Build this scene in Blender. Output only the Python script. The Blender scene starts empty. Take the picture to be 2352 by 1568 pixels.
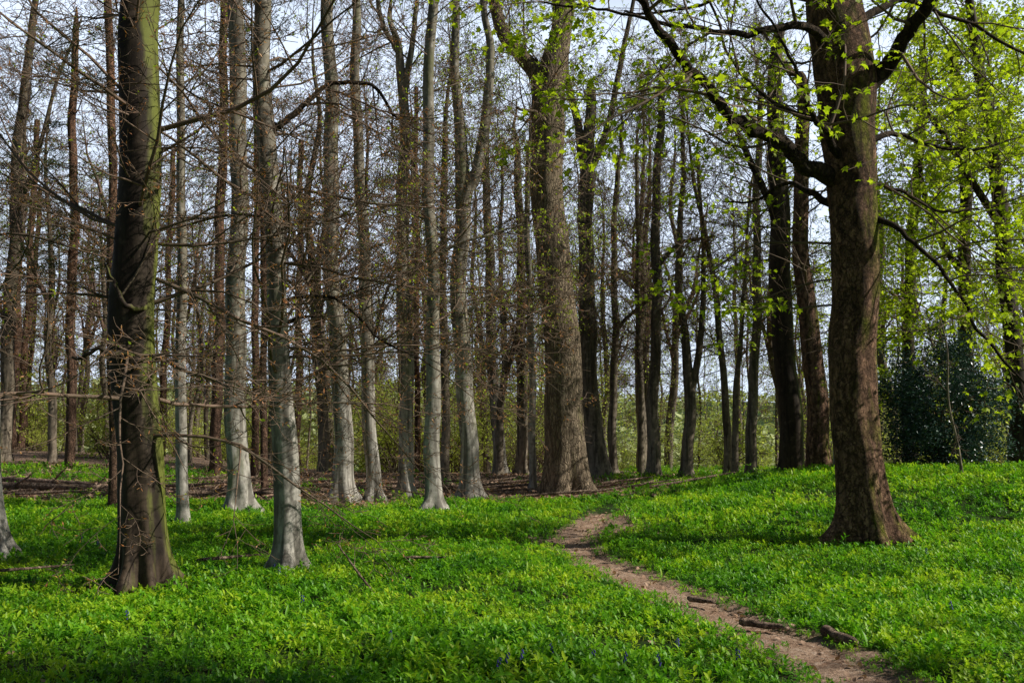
import bpy, math
import numpy as np
from mathutils import Vector
R = np.random.default_rng(11)
scene = bpy.context.scene
COL = scene.collection
F = 2287.0
TH = math.atan(216 / F)
EYE = 1.6
AZ = math.radians(-8); EL = math.radians(40)

# ------------------------------------------------------------------ terrain
def smooth(a, b, x):
    t = np.clip((x - a) / (b - a), 0, 1)
    return t * t * (3 - 2 * t)

PATH = np.array([(2.3, -6), (2.45, 0), (2.42, 4), (2.36, 6.6), (2.29, 7.5), (2.08, 8.4), (1.79, 9.7), (1.39, 11.5), (1.05, 13.4),
                 (0.92, 15.0), (1.08, 16.6), (1.38, 18.2), (1.75, 20.0), (2.2, 22.5)], float)

def catmull(P, per=8):
    P = np.asarray(P, float)
    Q = np.vstack([2 * P[0] - P[1], P, 2 * P[-1] - P[-2]])
    out = []
    for i in range(1, len(Q) - 2):
        t = np.linspace(0, 1, per, endpoint=False)[:, None]
        a, b, c, d = Q[i - 1], Q[i], Q[i + 1], Q[i + 2]
        out.append(0.5 * ((2 * b) + (-a + c) * t + (2 * a - 5 * b + 4 * c - d) * t ** 2 + (-a + 3 * b - 3 * c + d) * t ** 3))
    out.append(P[-1][None])
    return np.vstack(out)

PATHC = catmull(PATH, 8)

def path_dist(x, y):
    x = np.asarray(x, float); y = np.asarray(y, float)
    best = np.full(x.shape, 1e9)
    for i in range(len(PATHC) - 1):
        a = PATHC[i]; b = PATHC[i + 1]
        ab = b - a
        t = np.clip(((x - a[0]) * ab[0] + (y - a[1]) * ab[1]) / (ab @ ab), 0, 1)
        best = np.minimum(best, np.hypot(x - a[0] - t * ab[0], y - a[1] - t * ab[1]))
    return best

def wob(x, y, s=1.0):
    return (np.sin(x * 1.7 * s + 1.3) * np.sin(y * 1.3 * s + .4) + .6 * np.sin(x * 3.1 * s + y * 2.3 * s) + .4 * np.sin(x * 5.9 * s - y * 4.7 * s + 2)) / 2

def terrain(x, y):
    x = np.asarray(x, float); y = np.asarray(y, float)
    z = 0.035 * wob(x * .5, y * .5)
    z = z + 0.82 * smooth(.6, 9, x) * smooth(13, 21, y) * (1 - .85 * smooth(23, 33, y))
    z = z + 0.9 * smooth(5, 25, -x) * smooth(24, 52, y)
    z = z - 9 * smooth(40, 150, y) * (1 - .75 * smooth(6, 30, -x))
    z = z + 36 * smooth(220, 800, y)
    z = z + 2.5 * smooth(60, 200, np.abs(x)) * np.sin(x * .011 + 1)
    return z

def h1(x, y):
    return float(terrain(x, y))

ZC = h1(0, 0) + EYE

def pixel_to_world(px, py, d):
    """image pixel (px, py) projected out to an estimated depth d -> world metres"""
    a = (px - 1176) / F; b = (784 - py) / F
    Y = math.cos(TH) - b * math.sin(TH); Z = math.sin(TH) + b * math.cos(TH)
    return np.array([a / Y * d, d, ZC + Z / Y * d])

# ------------------------------------------------------------------ geometry accumulator
class Geo:
    def __init__(s):
        s.v = []; s.q = []; s.t = []; s.qm = []; s.tm = []; s.n = 0
    def add(s, v, q=None, t=None, m=0):
        if q is not None and len(q):
            s.q.append(np.asarray(q) + s.n); s.qm.append(np.full(len(q), m))
        if t is not None and len(t):
            s.t.append(np.asarray(t) + s.n); s.tm.append(np.full(len(t), m))
        s.v.append(np.asarray(v, float)); s.n += len(v)
    def mesh(s, name, mats, smoothf=True):
        me = bpy.data.meshes.new(name)
        v = np.vstack(s.v)
        q = np.vstack(s.q) if s.q else np.zeros((0, 4), int)
        t = np.vstack(s.t) if s.t else np.zeros((0, 3), int)
        nl = q.size + t.size
        me.vertices.add(len(v)); me.vertices.foreach_set("co", v.astype(np.float32).ravel())
        me.loops.add(nl); me.loops.foreach_set("vertex_index", np.concatenate([q.ravel(), t.ravel()]).astype(np.int32))
        me.polygons.add(len(q) + len(t))
        ls = np.concatenate([np.arange(len(q)) * 4, q.size + np.arange(len(t)) * 3]).astype(np.int32)
        me.polygons.foreach_set("loop_start", ls)
        mi = np.concatenate(s.qm + s.tm).astype(np.int32)
        me.polygons.foreach_set("material_index", mi)
        me.polygons.foreach_set("use_smooth", np.full(len(mi), smoothf))
        me.update(calc_edges=True)
        for m in mats:
            me.materials.append(m)
        return me

def norm(v):
    return v / np.maximum(np.linalg.norm(v, axis=-1, keepdims=True), 1e-9)

def tubes(geo, P, Rr, sides, m=0):
    N, K, _ = P.shape
    T = norm(np.gradient(P, axis=1))
    d0 = norm(P[:, -1] - P[:, 0])
    ref = np.where(np.abs(d0[:, 2:3]) > .75, np.array([[1., .2, 0]]), np.array([[0, 0, 1.]]))
    ref = np.repeat(ref[:, None], K, 1)
    U = norm(np.cross(T, ref)); W = np.cross(T, U)
    an = np.arange(sides) * 2 * math.pi / sides
    V = P[:, :, None] + Rr[:, :, None, None] * (np.cos(an)[None, None, :, None] * U[:, :, None] + np.sin(an)[None, None, :, None] * W[:, :, None])
    idx = np.arange(N * K * sides).reshape(N, K, sides)
    a = idx[:, :-1]; b = idx[:, 1:]
    q = np.stack([a, np.roll(a, -1, 2), np.roll(b, -1, 2), b], -1).reshape(-1, 4)
    geo.add(V.reshape(-1, 3), q=q, m=m)

def grow_lines(S, D, L, nseg, noise, up):
    N = len(S); P = np.zeros((N, nseg + 1, 3)); P[:, 0] = S
    d = norm(D.copy())
    bend = R.normal(0, noise * .5, (N, 3))
    for i in range(nseg):
        d = norm(d + R.normal(0, noise, (N, 3)) + bend + np.array([0, 0, up]))
        P[:, i + 1] = P[:, i] + d * (L / nseg)[:, None]
    return P

def children(P, Rr, L, n, t0, ang, lr, rr, flat=.5, pw=.6):
    N, K, _ = P.shape
    t = t0 + (1 - t0) * (np.arange(n)[None] + R.random((N, n))) / n
    u = t * (K - 1); i = np.minimum(u.astype(int), K - 2); f = (u - i)[..., None]
    ar = np.arange(N)[:, None]
    A = P[ar, i]; B = P[ar, i + 1]
    S = (A * (1 - f) + B * f).reshape(-1, 3)
    tan = norm(B - A).reshape(-1, 3)
    rad = (Rr[ar, i] * (1 - f[..., 0]) + Rr[ar, i + 1] * f[..., 0]).reshape(-1)
    side = norm(np.cross(tan, np.array([0.02, 0.01, 1.])))
    sg = np.where((np.arange(n)[None] + R.integers(0, 2, (N, 1))) % 2 == 0, 1., -1.).reshape(-1, 1)
    rnd = R.normal(0, 1, S.shape)
    rnd = rnd - (rnd * tan).sum(1, keepdims=True) * tan
    perp = norm(side * sg * flat + norm(rnd) * (1 - flat))
    an = np.radians(ang * R.uniform(.7, 1.3, len(S)))[:, None]
    D = np.cos(an) * tan + np.sin(an) * perp
    LL = (np.repeat(L[:, None], n, 1) * lr * (1 - pw * t) * R.uniform(.6, 1.35, (N, n))).reshape(-1)
    return S, D, LL, rad * rr

LEAF_T = {
    'simple': (np.array([(0, 0, 0), (.45, .28, .05), (1, 0, 0), (.45, -.28, .05)]), np.array([(0, 1, 2), (0, 2, 3)])),
    'bud': (np.array([(0, 0, 0), (.5, .12, .03), (1, 0, 0), (.5, -.12, .03)]), np.array([(0, 1, 2), (0, 2, 3)])),
}
_mp = [(0, 0, 0), (.05, .28, -.03), (.0, .5, -.16), (.3, .3, -.02), (.5, .58, -.2), (.6, .22, -.04), (1, 0, -.25), (.6, -.22, -.04), (.5, -.58, -.2), (.3, -.3, -.02), (0, -.5, -.16), (.05, -.28, -.03)]
LEAF_T['maple'] = (np.array(_mp), np.array([(0, i, i + 1) for i in range(1, 11)]))

def leaves(geo, pos, size, kind, m, droop=.3, dirs=None):
    tv, tf = LEAF_T[kind]
    N = len(pos)
    if dirs is None:
        dirs = R.normal(0, 1, (N, 3)); dirs[:, 2] = dirs[:, 2] * .4 - droop
    X = norm(dirs + R.normal(0, .25, (N, 3)))
    up = R.normal(0, .55, (N, 3)) + np.array([0, 0, 1.])
    Y = norm(np.cross(up, X)); Z = np.cross(X, Y)
    V = pos[:, None] + size[:, None, None] * (tv[None, :, 0:1] * X[:, None] + tv[None, :, 1:2] * Y[:, None] + tv[None, :, 2:3] * Z[:, None])
    t = (tf[None] + (np.arange(N) * len(tv))[:, None, None]).reshape(-1, 3)
    geo.add(V.reshape(-1, 3), t=t, m=m)

def taper(r0, K, end):
    t = np.linspace(0, 1, K)[None]
    return np.maximum(r0[:, None] * (1 - t) ** .8, end)

def crown(geo, S, D, L, r, levels, rmin, leaf=None):
    n0 = levels[0]
    P = grow_lines(S, D, L, n0[3], n0[5], n0[6]); RR = taper(r, n0[3] + 1, rmin)
    tubes(geo, P, RR, n0[4])
    for lv in levels[1:]:
        S, D, L, r = children(P, RR, L, lv[0], lv[7], lv[1], lv[2], .6, lv[8])
        k = L > .06
        S, D, L, r = S[k], D[k], L[k], np.maximum(r[k], rmin)
        P = grow_lines(S, D, L, lv[3], lv[5], lv[6]); RR = taper(r, lv[3] + 1, rmin)
        tubes(geo, P, RR, lv[4])
    if leaf:
        for (kind, m, per, s0, s1, frac, spread) in leaf:
            N, K, _ = P.shape
            sel = np.where(R.random(N) < frac)[0]
            if not len(sel):
                continue
            ii = np.repeat(sel, per)
            u = R.uniform(.15, 1, len(ii)) * (K - 1); i = np.minimum(u.astype(int), K - 2); f = (u - i)[:, None]
            A = P[ii, i]; B = P[ii, i + 1]
            pos = A * (1 - f) + B * f + R.normal(0, spread, (len(ii), 3)) * np.array([1, 1, .5])
            dd = norm(B - A) + R.normal(0, .6, (len(ii), 3))
            if kind != 'bud':
                dd[:, 2] -= .3
            leaves(geo, pos, R.uniform(s0, s1, len(ii)), kind, m, dirs=dd)

def trunk_geo(C, Rd, sides=26, flare=.7, lobes=5, bump=.05, seed=0, step=.14):
    g = Geo()
    C = np.asarray(C, float); Rd = np.asarray(Rd, float)
    seg = np.r_[0, np.cumsum(np.linalg.norm(np.diff(C, axis=0), axis=1))]
    n = max(12, int(seg[-1] / step))
    s = np.concatenate([np.linspace(0, 1.6, 22, endpoint=False), np.linspace(1.6, seg[-1], n)])
    P = np.stack([np.interp(s, seg, C[:, k]) for k in range(3)], 1)
    r = np.interp(s, seg, Rd)
    an = np.arange(sides) * 2 * math.pi / sides
    rs = np.random.default_rng(seed)
    ph = rs.uniform(0, 6.28, 12)
    h = P[:, 2:3] - P[0, 2]
    r0 = Rd[0]
    wa = min(r0 * .25, .05)
    hh = h[:, 0]
    P[:, 0] += wa * (np.sin(hh * .8 + ph[6]) + .5 * np.sin(hh * 2.1 + ph[8])) * smooth(.3, 2, hh); P[:, 1] += wa * np.sin(hh * .9 + ph[7]) * smooth(.3, 2, hh)
    A = an[None]
    Aw = A + .35 * np.sin(A + ph[9])
    lob = .5 + .5 * np.cos(lobes * Aw + ph[0]) + .34 * np.cos((lobes - 2) * Aw + ph[1])
    rr = r[:, None] * (1 + flare * (.9 * np.exp(-np.maximum(h - .2, 0) / (r0 * .6 + .04)) * lob + .14 * np.exp(-np.maximum(h - .1, 0) / (r0 * 2.0))))
    rr = rr * (1 + .09 * np.exp(-h / 1.6) * np.cos(lobes * Aw + ph[0] + h * .2))
    rr = rr * (1 + bump * (np.sin(2 * A + h * 1.1 + ph[2]) * .6 + np.sin(3 * A - h * 2.3 + ph[3]) * .4 + np.sin(h * 3.7 + A + ph[4]) * .35 + .3 * np.sin(5 * A + h * 6.1 + ph[5])))
    V = P[:, None] + np.stack([rr * np.cos(A), rr * np.sin(A), np.zeros_like(rr)], -1)
    K = len(s)
    idx = np.arange(K * sides).reshape(K, sides)
    a = idx[:-1]; b = idx[1:]
    q = np.stack([a, np.roll(a, -1, 1), np.roll(b, -1, 1), b], -1).reshape(-1, 4)
    g.add(V.reshape(-1, 3), q=q)
    return g

# ------------------------------------------------------------------ materials
class NT:
    def __init__(s, name):
        s.m = bpy.data.materials.new(name); s.m.use_nodes = True
        s.t = s.m.node_tree; s.t.nodes.clear()
        s.out = s.n('ShaderNodeOutputMaterial')
    def n(s, typ, **kw):
        nd = s.t.nodes.new(typ)
        for k, v in kw.items():
            setattr(nd, k, v)
        return nd
    def l(s, a, b):
        s.t.links.new(a, b)
    def noise(s, vec, scale, detail=4, rough=.55, dist=0):
        nd = s.n('ShaderNodeTexNoise'); nd.inputs['Scale'].default_value = scale
        nd.inputs['Detail'].default_value = detail; nd.inputs['Roughness'].default_value = rough
        nd.inputs['Distortion'].default_value = dist
        s.l(vec, nd.inputs['Vector']); return nd.outputs[0]
    def map(s, vec, sc):
        nd = s.n('ShaderNodeMapping'); nd.inputs['Scale'].default_value = sc
        s.l(vec, nd.inputs['Vector']); return nd.outputs[0]
    def ramp(s, fac, stops):
        nd = s.n('ShaderNodeValToRGB'); cr = nd.color_ramp
        while len(cr.elements) < len(stops):
            cr.elements.new(.5)
        for e, (p, c) in zip(cr.elements, stops):
            e.position = p; e.color = (c[0], c[1], c[2], 1) if not isinstance(c, (int, float)) else (c, c, c, 1)
        s.l(fac, nd.inputs[0]); return nd.outputs[0]
    def mix(s, fac, a, b, mode='MIX'):
        nd = s.n('ShaderNodeMix', data_type='RGBA', blend_type=mode)
        for sock, v in ((nd.inputs[0], fac), (nd.inputs[6], a), (nd.inputs[7], b)):
            if isinstance(v, (int, float)):
                sock.default_value = v
            elif isinstance(v, tuple):
                sock.default_value = (v[0], v[1], v[2], 1)
            else:
                s.l(v, sock)
        return nd.outputs[2]
    def math(s, op, a, b=0.0, clamp=False):
        nd = s.n('ShaderNodeMath', operation=op); nd.use_clamp = clamp
        for sock, v in ((nd.inputs[0], a), (nd.inputs[1], b)):
            if isinstance(v, (int, float)):
                sock.default_value = v
            else:
                s.l(v, sock)
        return nd.outputs[0]
    def bump(s, hgt, strength, dist, normal=None):
        nd = s.n('ShaderNodeBump'); nd.inputs['Strength'].default_value = strength; nd.inputs['Distance'].default_value = dist
        s.l(hgt, nd.inputs['Height'])
        if normal is not None:
            s.l(normal, nd.inputs['Normal'])
        return nd.outputs[0]
    def princ(s, col, rough=.85, normal=None, spec=.2):
        p = s.n('ShaderNodeBsdfPrincipled')
        if isinstance(col, tuple):
            p.inputs['Base Color'].default_value = (*col, 1)
        else:
            s.l(col, p.inputs['Base Color'])
        p.inputs['Roughness'].default_value = rough
        p.inputs['Specular IOR Level'].default_value = spec
        if normal is not None:
            s.l(normal, p.inputs['Normal'])
        return p.outputs[0]
    def surf(s, sh):
        s.l(sh, s.out.inputs['Surface']); return s.m

def bark(name, low, high, dark, algae, alg_amt, kind='beech', zsplit=(1.0, 4.5), side=None, sw=.3):
    k = NT(name)
    tc = k.n('ShaderNodeTexCoord').outputs['Object']
    oi = k.n('ShaderNodeObjectInfo').outputs['Random']
    off = k.n('ShaderNodeVectorMath', operation='ADD')
    cmb = k.n('ShaderNodeCombineXYZ'); k.l(k.math('MULTIPLY', oi, 37.0), cmb.inputs[2]); k.l(tc, off.inputs[0]); k.l(cmb.outputs[0], off.inputs[1])
    v = off.outputs[0]
    sep = k.n('ShaderNodeSeparateXYZ'); k.l(tc, sep.inputs[0])
    zr = k.n('ShaderNodeMapRange'); zr.inputs[1].default_value = zsplit[0]; zr.inputs[2].default_value = zsplit[1]
    k.l(sep.outputs[2], zr.inputs[0])
    big = k.noise(k.map(v, (1.6, 1.6, .5)), 1.6, 4, .6)
    zz = k.math('ADD', zr.outputs[0], k.math('MULTIPLY', k.math('SUBTRACT', big, .5), 1.2), True)
    base = k.mix(zz, low, high)
    fine = k.noise(k.map(v, (1, 1, .35)), 14, 6, .65)
    base = k.mix(k.math('MULTIPLY', k.ramp(fine, [(.35, 1.0), (.62, 0.0)]), .5 if kind == 'beech' else .8), base, dark)
    bl = k.noise(v, 7, 5, .6)
    base = k.mix(k.math('MULTIPLY', k.ramp(bl, [(.56, 0.0), (.64, 1.0)]), .35), base, tuple(min(1, c * 1.5 + .03) for c in low))
    if kind == 'beech':  # dark irregular blotches and healed branch scars
        bd = k.noise(k.map(v, (1.5, 1.5, 1.0)), 3.4, 5, .6)
        base = k.mix(k.math('MULTIPLY', k.ramp(bd, [(.55, 0.0), (.65, 1.0)]), .65), base, dark)
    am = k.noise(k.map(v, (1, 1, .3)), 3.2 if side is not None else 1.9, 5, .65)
    if side is not None:  # algae / moss weighted to one side; on M_dark it paints the lit edge too
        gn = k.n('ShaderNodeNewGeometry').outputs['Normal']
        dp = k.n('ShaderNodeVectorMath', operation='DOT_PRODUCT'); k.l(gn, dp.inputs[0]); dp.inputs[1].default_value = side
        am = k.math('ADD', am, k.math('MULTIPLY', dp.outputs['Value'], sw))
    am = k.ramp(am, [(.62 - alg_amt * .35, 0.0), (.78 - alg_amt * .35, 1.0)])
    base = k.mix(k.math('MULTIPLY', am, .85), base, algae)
    st = k.noise(k.map(v, (5, 5, .35)), 1.5, 3, .5)
    base = k.mix(k.math('MULTIPLY', k.ramp(st, [(.5, 0.0), (.6, 1.0)]), .65 if kind == 'beech' else .7), base, dark)
    if kind == 'beech':
        rings = k.noise(k.map(v, (1.0, 1.0, 7)), 2.2, 4, .6)
        hh = k.math('ADD', k.math('MULTIPLY', rings, .4), k.math('MULTIPLY', fine, .6))
        nrm = k.bump(hh, .4, .025)
        base = k.mix(k.math('MULTIPLY', k.ramp(rings, [(.36, 1.0), (.5, 0.0)]), .12), base, dark)
        rough = .7
    elif kind == 'oak':
        vo = k.n('ShaderNodeTexVoronoi', feature='DISTANCE_TO_EDGE'); vo.inputs['Scale'].default_value = 17
        dv = k.n('ShaderNodeMix', data_type='VECTOR'); dv.inputs[0].default_value = .12
        nn = k.n('ShaderNodeTexNoise'); nn.inputs['Scale'].default_value = 4; nn.inputs['Detail'].default_value = 4
        k.l(v, nn.inputs['Vector'])
        k.l(k.map(v, (1, 1, .25)), dv.inputs[4]); k.l(nn.outputs['Color'], dv.inputs[5])
        k.l(dv.outputs[1], vo.inputs['Vector'])
        fur = k.ramp(vo.outputs['Distance'], [(.0, 0.0), (.14, 1.0)])
        base = k.mix(k.math('ADD', fur, .35, True), tuple(c * .5 for c in dark), base)
        nrm = k.bump(k.math('ADD', fur, k.math('MULTIPLY', fine, .4)), .9, .04)
        rough = .95
    else:  # flaky plates
        vo = k.n('ShaderNodeTexVoronoi', feature='DISTANCE_TO_EDGE'); vo.inputs['Scale'].default_value = 13
        dv = k.n('ShaderNodeMix', data_type='VECTOR'); dv.inputs[0].default_value = .3
        nn = k.n('ShaderNodeTexNoise'); nn.inputs['Scale'].default_value = 5; nn.inputs['Detail'].default_value = 8; nn.inputs['Roughness'].default_value = .7
        k.l(v, nn.inputs['Vector'])
        k.l(k.map(v, (1, 1, .4)), dv.inputs[4]); k.l(nn.outputs['Color'], dv.inputs[5])
        k.l(dv.outputs[1], vo.inputs['Vector'])
        edge = k.ramp(vo.outputs['Distance'], [(.0, 1.0), (.09, 0.0)])
        pl = k.ramp(k.noise(k.map(v, (1, 1, .45)), 9, 7, .7), [(.42, 0.0), (.58, 1.0)])
        base = k.mix(k.math('MULTIPLY', k.math('MULTIPLY', pl, .45), k.math('SUBTRACT', 1.0, am)), base, tuple(min(1, c * 1.6) for c in low))
        base = k.mix(k.math('MULTIPLY', edge, .6), base, tuple(c * .5 for c in dark))
        nrm = k.bump(k.math('ADD', k.math('MULTIPLY', pl, .7), k.math('SUBTRACT', k.math('MULTIPLY', fine, .6), edge)), 1.0, .05)
        rough = .9
    return k.surf(k.princ(base, rough, nrm, .15))

M_beech = bark('beech_bark', (.48, .445, .385), (.27, .235, .17), (.06, .05, .037), (.14, .15, .05), .14, zsplit=(.8, 4.5))
M_dark = bark('algae_lit_edge_bark', (.09, .062, .04), (.052, .038, .025), (.016, .011, .008), (.17, .19, .035), -.5, zsplit=(.3, 1.6), side=(.99, .0, 0), sw=.46)  # green algae, its sunward strip also painting the sunlit edge of the stem
M_oak = bark('oak_bark', (.36, .28, .19), (.30, .23, .15), (.12, .088, .058), (.12, .14, .02), .1, 'oak')
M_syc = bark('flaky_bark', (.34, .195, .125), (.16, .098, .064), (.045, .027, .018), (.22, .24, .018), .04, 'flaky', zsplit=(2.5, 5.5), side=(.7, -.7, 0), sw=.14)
M_pine = bark('pine_bark', (.20, .12, .08), (.44, .22, .12), (.07, .045, .033), (.10, .09, .04), -.1, 'flaky', (3, 8))
M_bg = bark('woodland_bark', (.32, .26, .19), (.15, .12, .08), (.04, .033, .024), (.11, .12, .035), .1)

def twigmat(name, c1, c2):
    k = NT(name)
    p = k.n('ShaderNodeNewGeometry').outputs['Position']
    c = k.mix(k.ramp(k.noise(p, 1.3, 3), [(.35, 0.0), (.65, 1.0)]), c1, c2)
    return k.surf(k.princ(c, .7, None, .25))
M_twig = twigmat('beech_twigs', (.22, .145, .10), (.09, .068, .042))
M_twigbg = twigmat('woodland_twigs', (.19, .115, .086), (.10, .074, .048))
M_limb = bark('dark_limb_bark', (.085, .06, .04), (.085, .06, .04), (.02, .015, .01), (.12, .12, .03), .05, 'flaky')

def leafmat(name, c1, c2, c3, trans=.45, rough=.45, spec=.35, patch=2.0, inst=False):
    k = NT(name)
    g = k.n('ShaderNodeNewGeometry')
    rnd = k.n('ShaderNodeObjectInfo').outputs['Random'] if inst else g.outputs['Random Per Island']
    nz = k.noise(g.outputs['Position'], patch, 3)
    nz = k.ramp(nz, [(.3, 0.0), (.7, 1.0)])
    f = k.math('ADD', k.math('MULTIPLY', rnd, .5), k.math('MULTIPLY', nz, .5), True)
    c = k.ramp(f, [(.12, c1), (.5, c2), (.9, c3)])
    p = k.princ(c, rough, None, spec)
    t = k.n('ShaderNodeBsdfTranslucent'); k.l(k.mix(.5, c, k.mix(1.0, c, (1.3, 1.5, .4), 'MULTIPLY')), t.inputs[0])
    ms = k.n('ShaderNodeMixShader'); ms.inputs[0].default_value = trans
    k.l(p, ms.inputs[1]); k.l(t.outputs[0], ms.inputs[2])
    return k.surf(ms.outputs[0])

M_herb = leafmat('herb_leaves', (.045, .18, .014), (.19, .45, .016), (.54, .68, .035), .44, .45, .35, .7, True)
M_maple = leafmat('maple_leaves', (.24, .34, .015), (.44, .54, .02), (.60, .66, .05), .6, .45, .3)
M_fresh = leafmat('fresh_beech_leaves', (.22, .32, .02), (.40, .50, .03), (.52, .58, .06), .55)
M_bud = leafmat('copper_buds', (.32, .12, .05), (.56, .23, .08), (.66, .36, .13), .3)
M_shrub = leafmat('shrub_leaves', (.38, .46, .07), (.58, .64, .13), (.70, .72, .2), .6, .6, .2, .5)
M_holly = leafmat('holly_leaves', (.016, .042, .034), (.036, .08, .054), (.065, .12, .078), .05, .3, .5)
M_needle = leafmat('pine_needles', (.035, .065, .018), (.065, .10, .026), (.12, .15, .035), .2, .6, .2)
M_far = leafmat('haze_paled_foliage', (.38, .41, .25), (.50, .55, .28), (.62, .66, .33), .3, .8, .05, .02)  # aerial haze is put into the leaf colour as paler tones
M_litter = leafmat('dead_leaves', (.20, .12, .075), (.40, .25, .165), (.58, .41, .29), .15, .7, .2, 1.0, True)
M_blue = leafmat('bluebell_petals', (.05, .05, .22), (.07, .07, .32), (.1, .08, .4), .3)

def ground_mat():
    k = NT('woodland_floor')
    p = k.n('ShaderNodeNewGeometry').outputs['Position']
    a = k.n('ShaderNodeAttribute'); a.attribute_name = 'litter'
    n1 = k.noise(p, 3.5, 6, .65); n2 = k.noise(p, 22, 5, .7)
    lit = k.ramp(n2, [(.3, (.10, .066, .045)), (.5, (.28, .185, .13)), (.7, (.46, .33, .24))])
    grn = k.ramp(n1, [(.35, (.03, .028, .012)), (.55, (.026, .06, .009)), (.75, (.045, .10, .014))])
    f = k.ramp(k.math('ADD', a.outputs['Fac'], k.math('MULTIPLY', k.math('SUBTRACT', n1, .5), 1.1)), [(.4, 0.0), (.62, 1.0)])
    c = k.mix(f, grn, lit)
    b = k.bump(k.math('ADD', n2, n1), .8, .06)
    return k.surf(k.princ(c, .95, b, .1))

def path_mat():
    k = NT('trodden_earth')
    p = k.n('ShaderNodeNewGeometry').outputs['Position']
    n1 = k.noise(p, 2.6, 5, .6); n2 = k.noise(p, 26, 6, .75)
    vo = k.n('ShaderNodeTexVoronoi'); vo.inputs['Scale'].default_value = 30; k.l(p, vo.inputs['Vector'])
    sx = k.n('ShaderNodeSeparateXYZ'); k.l(vo.outputs['Color'], sx.inputs[0])
    c = k.mix(k.ramp(n1, [(.35, 0.0), (.65, 1.0)]), (.33, .20, .13), (.52, .36, .25))
    c = k.mix(k.math('MULTIPLY', k.ramp(n2, [(.38, 1.0), (.53, 0.0)]), .7), c, (.13, .075, .048))
    c = k.mix(k.math('MULTIPLY', k.ramp(sx.outputs[0], [(.75, 0.0), (.85, 1.0)]), .5), c, (.60, .46, .35))
    b = k.bump(k.math('ADD', n2, k.math('MULTIPLY', n1, .8)), .9, .05)
    return k.surf(k.princ(c, .95, b, .1))

# ------------------------------------------------------------------ object helpers
def link(name, me, parent=None, loc=(0, 0, 0)):
    o = bpy.data.objects.new(name, me); COL.objects.link(o); o.location = loc
    if parent is not None:
        o.parent = parent
    return o

def thing(o, label, cat, group=None):
    o["label"] = label; o["category"] = cat
    if group:
        o["group"] = group
    return o

def tree_obj(kind, base, tm, cm, label, group=None, cat='tree', rot=0, sc=1):
    e = link(kind, None); e.empty_display_size = .5
    e.location = base; e.rotation_euler = (0, 0, rot); e.scale = (sc, sc, sc)
    link('trunk', tm, e); link('crown', cm, e)
    return thing(e, label, cat, group)

# ------------------------------------------------------------------ ground
def litter_mask(x, y):
    w = wob(x * .35, y * .35) * 2.0
    l = smooth(22.8, 25, y + w) * (1 - smooth(2, 7, x + w))
    l = l * (1 - .7 * smooth(9, 13, -x) * smooth(30, 33, y + w) * (1 - smooth(38, 44, y)))
    l = l * (1 - .6 * smooth(.35, .7, wob(x * .45 + 7, y * .8 + 2)))
    return np.maximum(l, .45 * smooth(29, 34, y + w))

def axis(lo, hi, step, far, g=1.13):
    c = list(np.arange(lo, hi, step)); s = step; x = c[-1]
    while x < far:
        s *= g; x += s; c.append(x)
    s = step; x = c[0]; pre = []
    while x > -far:
        s *= g; x -= s; pre.append(x)
    return np.array(pre[::-1] + c)
gx = axis(-11, 13, .14, 2500); gy = axis(3, 27, .16, 2500)
X, Y = np.meshgrid(gx, gy)
pdm = path_dist(X, Y)
fadeP = 1 - smooth(19, 21.5, Y)
hw = (.235 + .06 * wob(X * 1.5, Y * 1.5))
Zg = terrain(X, Y) - .055 * (1 - smooth(.5, 1.3, pdm / hw)) * fadeP
Zg = Zg + (R.random(X.shape) - .5) * .024 * (np.abs(Y) < 60)
g = Geo()
nx, ny = len(gx), len(gy)
idx = np.arange(nx * ny).reshape(ny, nx)
g.add(np.stack([X, Y, Zg], -1).reshape(-1, 3), q=np.stack([idx[:-1, :-1], idx[:-1, 1:], idx[1:, 1:], idx[1:, :-1]], -1).reshape(-1, 4))
gm = g.mesh('ground', [ground_mat()])
at = gm.attributes.new('litter', 'FLOAT', 'POINT')
bayG = np.exp(-((X - 1.8) ** 2 / .8 + (Y - 18.5) ** 2 / 6)) + np.exp(-((X - .4) ** 2 / .3 + (Y - 15.4) ** 2 / 1.5))
lm = litter_mask(X, Y); lm = np.maximum(np.maximum(lm, (1 - smooth(.9, 2.6, pdm / hw)) * fadeP), np.clip(bayG, 0, 1) * .8)
lm = np.where(Y > 120, .25, lm)
at.data.foreach_set('value', lm.astype(np.float32).ravel())
go = link('ground', gm); go["kind"] = "structure"; thing(go, "woodland floor with green herbs and brown leaf litter", "ground")

pc = catmull(PATH, 26); pc = pc[(pc[:, 1] < 21.5)]
tn = norm(np.gradient(pc, axis=0)); sd = np.stack([tn[:, 1], -tn[:, 0]], 1)
us = np.linspace(-.34, .34, 13)
PX = pc[:, 0:1] + sd[:, 0:1] * us; PY = pc[:, 1:2] + sd[:, 1:2] * us
PZ = terrain(PX, PY) - .026 + .008 * wob(PX * 4, PY * 4) - .022 * (np.abs(us)[None] / .34) ** 2
PZ = PZ + (R.random(PZ.shape) - .5) * .014
g = Geo(); idx = np.arange(PX.size).reshape(PX.shape)
g.add(np.stack([PX, PY, PZ], -1).reshape(-1, 3), q=np.stack([idx[:-1, :-1], idx[:-1, 1:], idx[1:, 1:], idx[1:, :-1]], -1).reshape(-1, 4))
po = link('path', g.mesh('path', [path_mat()])); po["kind"] = "structure"; thing(po, "narrow trodden earth footpath winding through the wood", "path")

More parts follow.
